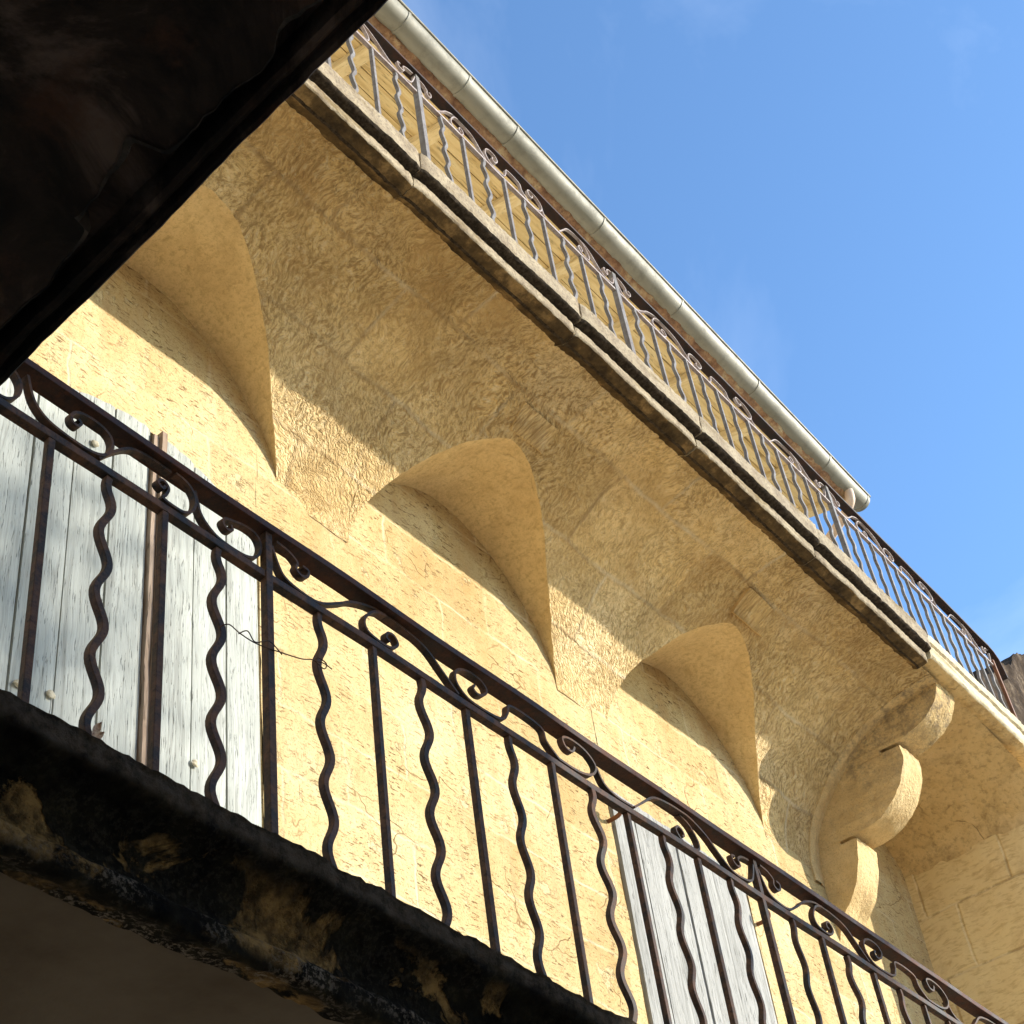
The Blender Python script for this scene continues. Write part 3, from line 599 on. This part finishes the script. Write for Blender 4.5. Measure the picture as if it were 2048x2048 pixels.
def make_rail(T, y, posts, nper, xs_range, zfoot, zbar, zhand, dz, m_bar, m_hand, m_scr, scr_list, bsz, psz, amp, per, hand, bend=None, zbase=0):
    zs = lambda x_: dz * (x_ - 2.2)
    o0 = OFF[T.name]
    def flat(zz, wd, th, nm, m, b_=None):
        mb_ = MB(); pts = [jit((x_, y, zz + zs(x_)), .004, 2.2, zz) for x_ in lin(xs_range[0], xs_range[1], 70)] + (b_ or [])
        mb_.sweep(pts, rect(wd, th), (0, 1, 0)); mb_.build(nm, m, T, bevel=.002)
    flat(zhand, hand[0], hand[1], 'handrail', m_hand, bend)
    flat(zbar, hand[2], hand[3], 'cross_bar', m_scr)
    # positions
    xs = []
    for i in range(len(posts) - 1):
        k = nper[i]
        for j in range(k): xs.append((posts[i] + (posts[i + 1] - posts[i]) * j / k, 'post' if j == 0 else ('wavy' if j % 2 else 'bar')))
    proto = {}
    for i, (x_, kd) in enumerate(xs):
        if not xs_range[0] < x_ < xs_range[1]: continue
        nm = {'post': 'post', 'wavy': 'wavy_baluster', 'bar': 'straight_baluster'}[kd]
        if kd not in proto:
            top = zhand - hand[1] / 2 if kd == 'post' else zbar - hand[3] / 2
            mb_ = bar_mesh(nm, -H, top - zfoot - H, psz if kd == 'post' else bsz, amp if kd == 'wavy' else 0, per, m_bar)
            o = mb_.build(nm, m_bar, None, smooth=40 if kd == 'wavy' else 0, bevel=.0018); o.parent = T
            o.location = (0, 0, 0); proto[kd] = o; OFF[o.name] = (0, 0, 0)
        else:
            o = proto[kd].copy(); C.objects.link(o); o.parent = T
        o.rotation_euler = (random.uniform(-.004, .004), random.uniform(-.006, .006), (math.pi * (random.random() < .5) if kd == 'wavy' else 0) + random.uniform(-.12, .12))
        o.location = (x_ - o0[0] + random.uniform(-.004, .004), y - o0[1], zs(x_) + zfoot + H - o0[2])
    for pts, yy in scr_list:
        mb_ = MB(); path = smoothpath([(a, y + yy, b + zs(a)) for a, b in pts], 5)
        mb_.sweep(path, rect(hand[4], hand[5]), (0, 1, 0)); mb_.build('scroll', m_scr, T, smooth=35)
# lower railing
LR = thing('lower_railing', (3.3, 2.10, 1.96 + H), 'dark rusty wrought iron railing with scrolls and wavy bars on the blackened lower balcony', 'railing')
lst = []
for s_ in SCROLLS: lst.append((s_, random.uniform(-.006, .006)))
for dx in (2.268, 4.536):
    for s_ in SCROLLS[4:]: lst.append(([(a + dx, b) for a, b in s_], random.uniform(-.006, .006)))
for s_ in (A1, B1, B2): lst.append(([(a - .509, b) for a, b in s_], 0))
make_rail(LR, 2.10, [-0.107, 2.203, 4.471, 6.739, 9.007], [14, 12, 12, 12], (-0.1, 8.0), 1.945, 2.735, 2.885, 0.0068, M['iron'], M['rail'], M['iron'], lst, .0180, .022, .0145, .172,
          (.052, .022, .024, .022, .020, .0075))
# upper railing: scrolls re-spaced to its own bar pitch
UR = thing('upper_railing', (7.0, 2.75, 7.135 + H), 'grey weathered iron railing with scrolls and wavy bars along the upper balcony edge', 'railing')
lst = []
ZB, ZH = 7.862, 8.040
def remap(s_, xa, xb):       # one bay between posts 2.203..4.471 -> xa..xb
    k_ = (xb - xa) / 2.268
    return [(xa + (a - 2.203) * k_, ZB + .013 + (b - 2.755) * ((ZH - .014 - ZB - .013) / .110)) for a, b in s_]
uposts = [1.58, 4.14, 5.97, 8.52, 11.08]
for xa, xb in zip(uposts[:-1], uposts[1:]):
    for s_ in SCROLLS[4:]: lst.append((remap(s_, xa, xb), random.uniform(-.006, .006)))
zs_u = -.0150
make_rail(UR, 2.75, uposts, [14, 10, 14, 14], (1.9, 11.02), 7.12, ZB, ZH, zs_u, M['greyiron'], M['raildark'], M['scrolliron'], lst, .021, .034, .0125, .165,
          (.064, .018, .024, .018, .018, .007),
          bend=[(11.10, 2.75, ZH + zs_u * 8.85 - .015), (11.17, 2.75, ZH + zs_u * 8.9 - .06), (11.20, 2.75, ZH + zs_u * 8.95 - .14), (11.215, 2.75, ZH + zs_u * 8.95 - .22)])
mb = MB(); mb.sweep([(11.08, 2.75, 7.12), (11.07, 2.75, 7.80)], rect(.026, .026), (0, 1, 0)); mb.build('post', M['rust'], UR, label='orange rusted end post')

# ------------------------------------------------------------------ roof edge
roof = MB()
rows = []
for i in range(120 * 6 + 1):
    x = 1.0 + (10.32 - 1.0) * i / 720; ph = (x / .21) % 1.0
    wv = .038 * math.cos(2 * math.pi * ph); k_ = int(x / .21)
    e = .022 * noise.noise(Vector((k_ * 3.7, 1, 1)))
    rows.append([(x, 3.08 + e, 9.445 + wv), (x, 3.08 + e, 9.430 + wv), (x, 3.22, 9.43 + wv + .02)] + [(x, 3.08 + .5 * j, 9.43 + wv + .28 * .5 * j) for j in range(1, 4)])
roof.grid(rows, 0, False)
rf = roof.build('roof', M['tile'], house, smooth=50)
mb = MB()
nb = 9
for k in range(nb):                       # soffit boards running along the front
    ya = 3.20 + k * .115; za = 9.335 + .26 * (ya - 3.2); yb = ya + .109; zb_ = 9.335 + .26 * (yb - 3.2); dz = random.uniform(-.004, .004)
    mb.add([(1.0, ya, za + dz), (10.30, ya, za + dz), (10.30, yb, zb_ + dz), (1.0, yb, zb_ + dz), (1.0, ya, za + .02), (10.30, ya, za + .02), (10.30, yb, zb_ + .02), (1.0, yb, zb_ + .02)],
           [(3, 2, 1, 0), (4, 5, 6, 7), (0, 1, 5, 4), (1, 2, 6, 5), (2, 3, 7, 6), (3, 0, 4, 7)])
mb.build('soffit_boards', M['pine'], rf)
rows = []
for i in range(600):                      # mortar bedding under the first tile course
    x = 1.0 + 9.3 * i / 599
    rows.append([jit(jit((x, y, z), .012, 9, 1), .010, 31, 2) for y, z in ((3.200, 9.34), (3.165, 9.345), (3.135, 9.365), (3.110, 9.395), (3.105, 9.43))])
mb = MB(); mb.grid(rows, 0, True); mb.build('mortar_bed', M['tile'], rf, smooth=30)
rx = 10.32
for x in (1.55, 2.28, 3.02, 3.75, 4.49, 5.23, 5.985, 6.72, 7.47, 8.23, 8.98, 9.63, 10.22):
    mb = MB(); x += random.uniform(-.01, .01); w_ = .045
    ya, yb = 3.19, 4.1
    za, zb_ = 9.330 + .26 * (ya - 3.2), 9.330 + .26 * (yb - 3.2)
    mb.add([(x - w_, ya, za - .055), (x + w_, ya, za - .055), (x + w_, yb, zb_ - .085), (x - w_, yb, zb_ - .085), (x - w_, ya, za), (x + w_, ya, za), (x + w_, yb, zb_), (x - w_, yb, zb_)],
           [(3, 2, 1, 0), (0, 1, 5, 4), (1, 2, 6, 5), (3, 0, 4, 7)])
    mb.build('rafter', M['rafter'], rf, bevel=.004)

# gutter
GA, GB = Vector((3.3, 3.045, 9.45)), Vector((10.53, 3.150, 9.45)); GR = .092
gut = thing('gutter', (7.0, 3.1, 9.36 + H), 'long half-round zinc gutter with soldered joints under the tile eave', 'gutter')
dirg = (GB - GA).normalized(); outg = dirg.cross(Vector((0, 0, 1))).normalized()      # towards the street
if outg.y > 0: outg = -outg
def ring(p, r, a0=0.0, a1=math.pi, n_=22): return [p + outg * (r * math.cos(a_)) - Vector((0, 0, 1)) * (r * math.sin(a_)) for a_ in lin(a0, a1, n_)]
mb = MB(); rws = []
for k in range(60): 
    p = GA + (GB - GA) * k / 59; q = p + Vector(jit((0, 0, 0), .002, 1, k * .3)); rws.append(ring(q, GR) + ring(q, GR - .003)[::-1])
mb.grid(rws, 0, False); 
for r_, fl in ((rws[0], 0), (rws[-1], 1)): mb.add([(p if isinstance(p, tuple) else tuple(p)) for p in r_[:22]], [tuple(range(22))])
mb.build('trough', M['zinc'], gut, smooth=40)
mb = MB(); mb.sweep([GA + outg * (GR + .004) + (GB - GA) * k / 30 + Vector((0, 0, .004)) for k in range(31)], [(math.cos(a_) * .010, math.sin(a_) * .010) for a_ in lin(0, 2 * math.pi * 9 / 10, 10)], (0, 0, 1)); mb.build('rolled_lip', M['zinc'], gut, smooth=60)
for xj in (4.52, 5.12, 5.63, 6.63, 7.63, 8.72, 9.85, 10.50):
    p = GA + (GB - GA) * ((xj - GA.x) / (GB.x - GA.x)); mb = MB()
    mb.grid([ring(p - dirg * .012, GR + .0015), ring(p - dirg * .010, GR + .005), ring(p + dirg * .010, GR + .005), ring(p + dirg * .012, GR + .0015)], 0, False)
    mb.build('joint_band', M['zinc'], gut, smooth=30)
# swan-neck outlet pipe
pipe = MB(); path = smoothpath([(10.25, 3.13, 9.40), (10.25, 3.13, 9.33), (10.26, 3.15, 9.27), (10.30, 3.24, 9.215), (10.36, 3.46, 9.12), (10.40, 3.72, 9.01), (10.41, 3.92, 8.93), (10.41, 3.97, 8.86), (10.41, 3.98, 8.6), (10.41, 3.98, 7.2)], 6)
pipe.sweep(path, [(math.cos(a_) * .042, math.sin(a_) * .042) for a_ in lin(0, 2 * math.pi * 17 / 18, 18)], (1, 0, 0))
po = pipe.build('downpipe', M['pipe'], None, smooth=60); tag(po, 'cream swan-neck downpipe leaving the end of the zinc gutter', 'downpipe')

# ------------------------------------------------------------------ dark stone pier at the end of the upper balcony
mb = MB(); tops = [(10.88, 7.60), (11.02, 7.72), (11.35, 7.98), (11.62, 8.03), (11.95, 8.36), (12.25, 8.50), (12.5, 8.76), (12.8, 8.95), (13.6, 9.3)]
def ptop(x_):
    for (a, za), (b, zb_) in zip(tops[:-1], tops[1:]):
        if a <= x_ <= b: return za + (zb_ - za) * (x_ - a) / (b - a)
    return tops[-1][1]
rows = []; xs = lin(10.88, 13.6, 70)
for x in xs: rows.append([jit(jit((x, 2.92, z), .03, 5, 3), .014, 19, 1) for z in lin(7.1, ptop(x), 44)] + [jit(jit((x, y, ptop(x)), .03, 5, 3), .014, 19, 1) for y in lin(2.95, 3.7, 16)])
mb.grid(rows, 0, False)
mb.grid([[jit(jit((10.88, y, z), .03, 5, 3), .014, 19, 1) for z in lin(7.1, ptop(10.88), 20)] for y in lin(3.7, 2.92, 20)], 0, False)
pr = mb.build('stone_pier', M['dark_pier'], None, smooth=45); tag(pr, 'dark weathered broken stone pier at the far end of the upper railing', 'stone pier')

# ------------------------------------------------------------------ jettied floor of the side building, coloured black for its shade, overhead on the left
side = thing('side_building', (-2.0, -0.5, 0), 'black sooty underside of an overhanging floor with peeling plaster, overhead at upper left', 'building')
mb = MB(); mb.box(-6, -1.6, -4.0, 3.2, -H, 1.99); mb.box(-6, .80, -4.0, 1.72, 2.05, 10.5); mb.build('wall', M['plaster'], side)  # unseen upper storeys raised in pale plaster to bounce sun onto left-facing stone
# moulded edge running away from the house front: profile across x, swept along y (edge drifts with y)
ex = lambda y: 0.862 + .0985 * y
def strip_y(prof, name, m, amp=.004, sm=40):
    mb_ = MB(); rws = []
    for y in lin(-2.0, 1.75, 160):
        rws.append([jit(jit((ex(y) + a, y, b), amp, 7, 2), amp * .8, 28, 4) for a, b in prof])
    mb_.grid(rws, 0, True); return mb_.build(name, m, side, smooth=sm)
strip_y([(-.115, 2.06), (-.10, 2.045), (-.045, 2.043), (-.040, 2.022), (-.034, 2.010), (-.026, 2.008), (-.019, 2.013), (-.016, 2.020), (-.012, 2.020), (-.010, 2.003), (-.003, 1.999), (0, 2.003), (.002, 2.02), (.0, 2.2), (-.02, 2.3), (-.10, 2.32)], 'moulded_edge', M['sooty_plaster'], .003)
# plaster skin of the soffit with a ragged broken margin
def rag(y):
    b = -.064 + .012 * noise.noise(Vector((y * 2.2, 5, 1))) + .009 * noise.noise(Vector((y * 8, 1, 1))) + .006 * noise.noise(Vector((y * 21, 2, 1))) + .004 * noise.noise(Vector((y * 55, 2, 1)))
    if 1.015 < y < 1.19: b -= .052 * min(1, (y - 1.015) / .02) * (1 - .55 * (y - 1.015) / .175)
    if .70 < y < .80: b -= .022 * math.sin(math.pi * (y - .70) / .10)
    return ex(y) + b
mb = MB(); rows = []; mb2 = MB(); lip = []
ys = lin(-2.0, 1.72, 700)
for y in ys:
    xe = rag(y); rows.append([jit(jit((-1.6 + (xe + 1.6) * (1 - (1 - k / 40) ** 2), y, 2.0), .008, 2.6, 1) if k < 40 else (xe, y, 2.0), .003, 14, 3) for k in range(41)])
    q = rows[-1][-1]; pk = .55 * max(0, noise.noise(Vector((y * 6.0, 0, 4))) + .35 * noise.noise(Vector((y * 30, 3, 4))) - .12)
    for c_, w_ in ((1.035, .035), (1.20, .03), (.74, .05)): pk += .45 * math.exp(-((y - c_) / w_) ** 2)
    pk = min(pk, 1)
    lip.append([(q[0] - .0005 - .016 * pk, q[1], q[2] - .0012 - .001 * pk), (q[0] + .001, q[1], q[2] - .003 - .004 * pk), (q[0] + .002 + .006 * pk, q[1], q[2] + .012), (q[0] - .004, q[1], q[2] + .05)])
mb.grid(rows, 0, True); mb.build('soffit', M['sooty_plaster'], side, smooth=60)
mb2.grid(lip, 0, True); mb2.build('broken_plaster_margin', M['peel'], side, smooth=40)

# ------------------------------------------------------------------ building across the street (throws the shade on the lower railing)
opp = thing('opposite_building', (0, -6, 0), 'plain rendered house on the opposite side of the street', 'building')
mb = MB(); mb.box(-9, 8.7, -12, -4.2, -H, 6.2); mb.build('wall', M['plaster'], opp)
mb = MB(); mb.add([(-9.2, -4.0, 6.2), (8.75, -4.0, 6.2), (8.75, -8.1, 7.3), (-9.2, -8.1, 7.3), (-9.2, -12.3, 6.2), (8.75, -12.3, 6.2)], [(0, 1, 2, 3), (3, 2, 5, 4), (1, 5, 2), (0, 3, 4), (0, 4, 5, 1)]); mb.build('roof', M['tile'], opp)

# ------------------------------------------------------------------ small loose things
mb = MB(); base = [(2.034, 2.085, 2.467), (2.05, 2.07, 2.478), (2.102, 2.085, 2.49), (2.16, 2.09, 2.496), (2.237, 2.082, 2.507), (2.304, 2.085, 2.529), (2.345, 2.085, 2.548), (2.375, 2.08, 2.535), (2.385, 2.08, 2.556), (2.36, 2.085, 2.565), (2.345, 2.085, 2.548), (2.375, 2.08, 2.552), (2.41, 2.085, 2.556)]
circ = [(math.cos(a_) * .0016, math.sin(a_) * .0016) for a_ in lin(0, 2 * math.pi * 4 / 5, 5)]
mb.sweep(smoothpath(base, 6), circ, (0, 1, .1))
mb.sweep(smoothpath([(2.10, 2.088, 2.49), (2.12, 2.08, 2.505), (2.15, 2.085, 2.492), (2.19, 2.08, 2.515), (2.237, 2.085, 2.504)], 6), circ, (0, 1, .1))
wo = mb.build('wire', M['iron']); tag(wo, 'thin twisted wire strung between two bars of the lower railing', 'wire')
mb = MB(); 
for k, (dx, dz, tilt) in enumerate(((.0, .0, .5), (.012, .012, .9))):
    rws = []
    for i in range(9):
        f = i / 8; wd = .007 * math.sin(math.pi * min(1, f + .06)) + .0006
        cx_, cz_ = 1.690 + dx * .5 + f * .04 * math.cos(tilt + .1), 1.985 + f * .05 * math.sin(tilt + .2) + dz
        rws.append([(cx_ - wd, 2.075 + .004 * k, cz_ + wd * .6), (cx_, 2.079 + .004 * k, cz_), (cx_ + wd, 2.075 + .004 * k, cz_ - wd * .6)])
    mb.grid(rws)
lo = mb.build('dry_leaf', M['leaf'], None, smooth=60); tag(lo, 'curled dry leaf caught at the foot of a wavy bar', 'leaf')

# ------------------------------------------------------------------ slender tree added out of view so its top softly dapples the near shutters
tx, ty = 16.5, -11.9
tree = thing('poplar_tree', (tx, ty, 0), 'slender loose-leaved poplar standing in the street beyond the houses', 'tree')
mb = MB()
def limb(pts, r0, r1):
    P = smoothpath(pts, 5); n_ = len(P)
    rws = [[(p.x + (r0 + (r1 - r0) * i / (n_ - 1)) * math.cos(a_), p.y + (r0 + (r1 - r0) * i / (n_ - 1)) * math.sin(a_), p.z) for a_ in lin(0, 2 * math.pi, 9)] for i, p in enumerate(P)]
    mb.grid(rws)
limb([(tx, ty, -H), (tx + .1, ty, 3), (tx, ty + .1, 8), (tx + .05, ty, 12.0)], .22, .03)
tips = []
for k in range(26):
    z = random.uniform(7.0, 11.2); a_ = random.uniform(0, 6.28); L = random.uniform(.5, 1.0) * (1.3 - .05 * z)
    e = (tx + L * math.cos(a_), ty + L * math.sin(a_), z + L * 1.3); limb([(tx, ty, z), (tx + .4 * L * math.cos(a_), ty + .4 * L * math.sin(a_), z + .45 * L), e], .04, .01); tips.append(e); tips.append(((tx + e[0]) / 2, (ty + e[1]) / 2, z + L * .7))
t = NT('bark'); a = t.noise(t.vec('Object', scale=(1, 1, .2)), 12.0, 6); M['bark'] = t.done(t.ramp(a, (0.4, (0.06, 0.05, 0.04)), (0.65, (0.16, 0.14, 0.11))), 0.9)
t = NT('poplar_leaf'); M['foliage'] = t.done(t.ramp(t.noise(t.vec('Object'), 2.0, 4), (0.4, (0.05, 0.08, 0.02)), (0.65, (0.12, 0.13, 0.03))), 0.6)
mb.build('trunk', M['bark'], tree, smooth=60)
mb = MB()
for e in tips:
    for k in range(22):
        p = Vector(e) + Vector((random.gauss(0, .20), random.gauss(0, .20), random.gauss(0, .26)))
        u = Vector((random.gauss(0, 1), random.gauss(0, 1), random.gauss(0, 1))).normalized(); v_ = u.orthogonal().normalized(); q = random.uniform(.04, .08)
        mb.add([p - u * q, p + v_ * q * .7, p + u * q, p - v_ * q * .7], [(0, 1, 2, 3)])
mb.build('crown', M['foliage'], tree)
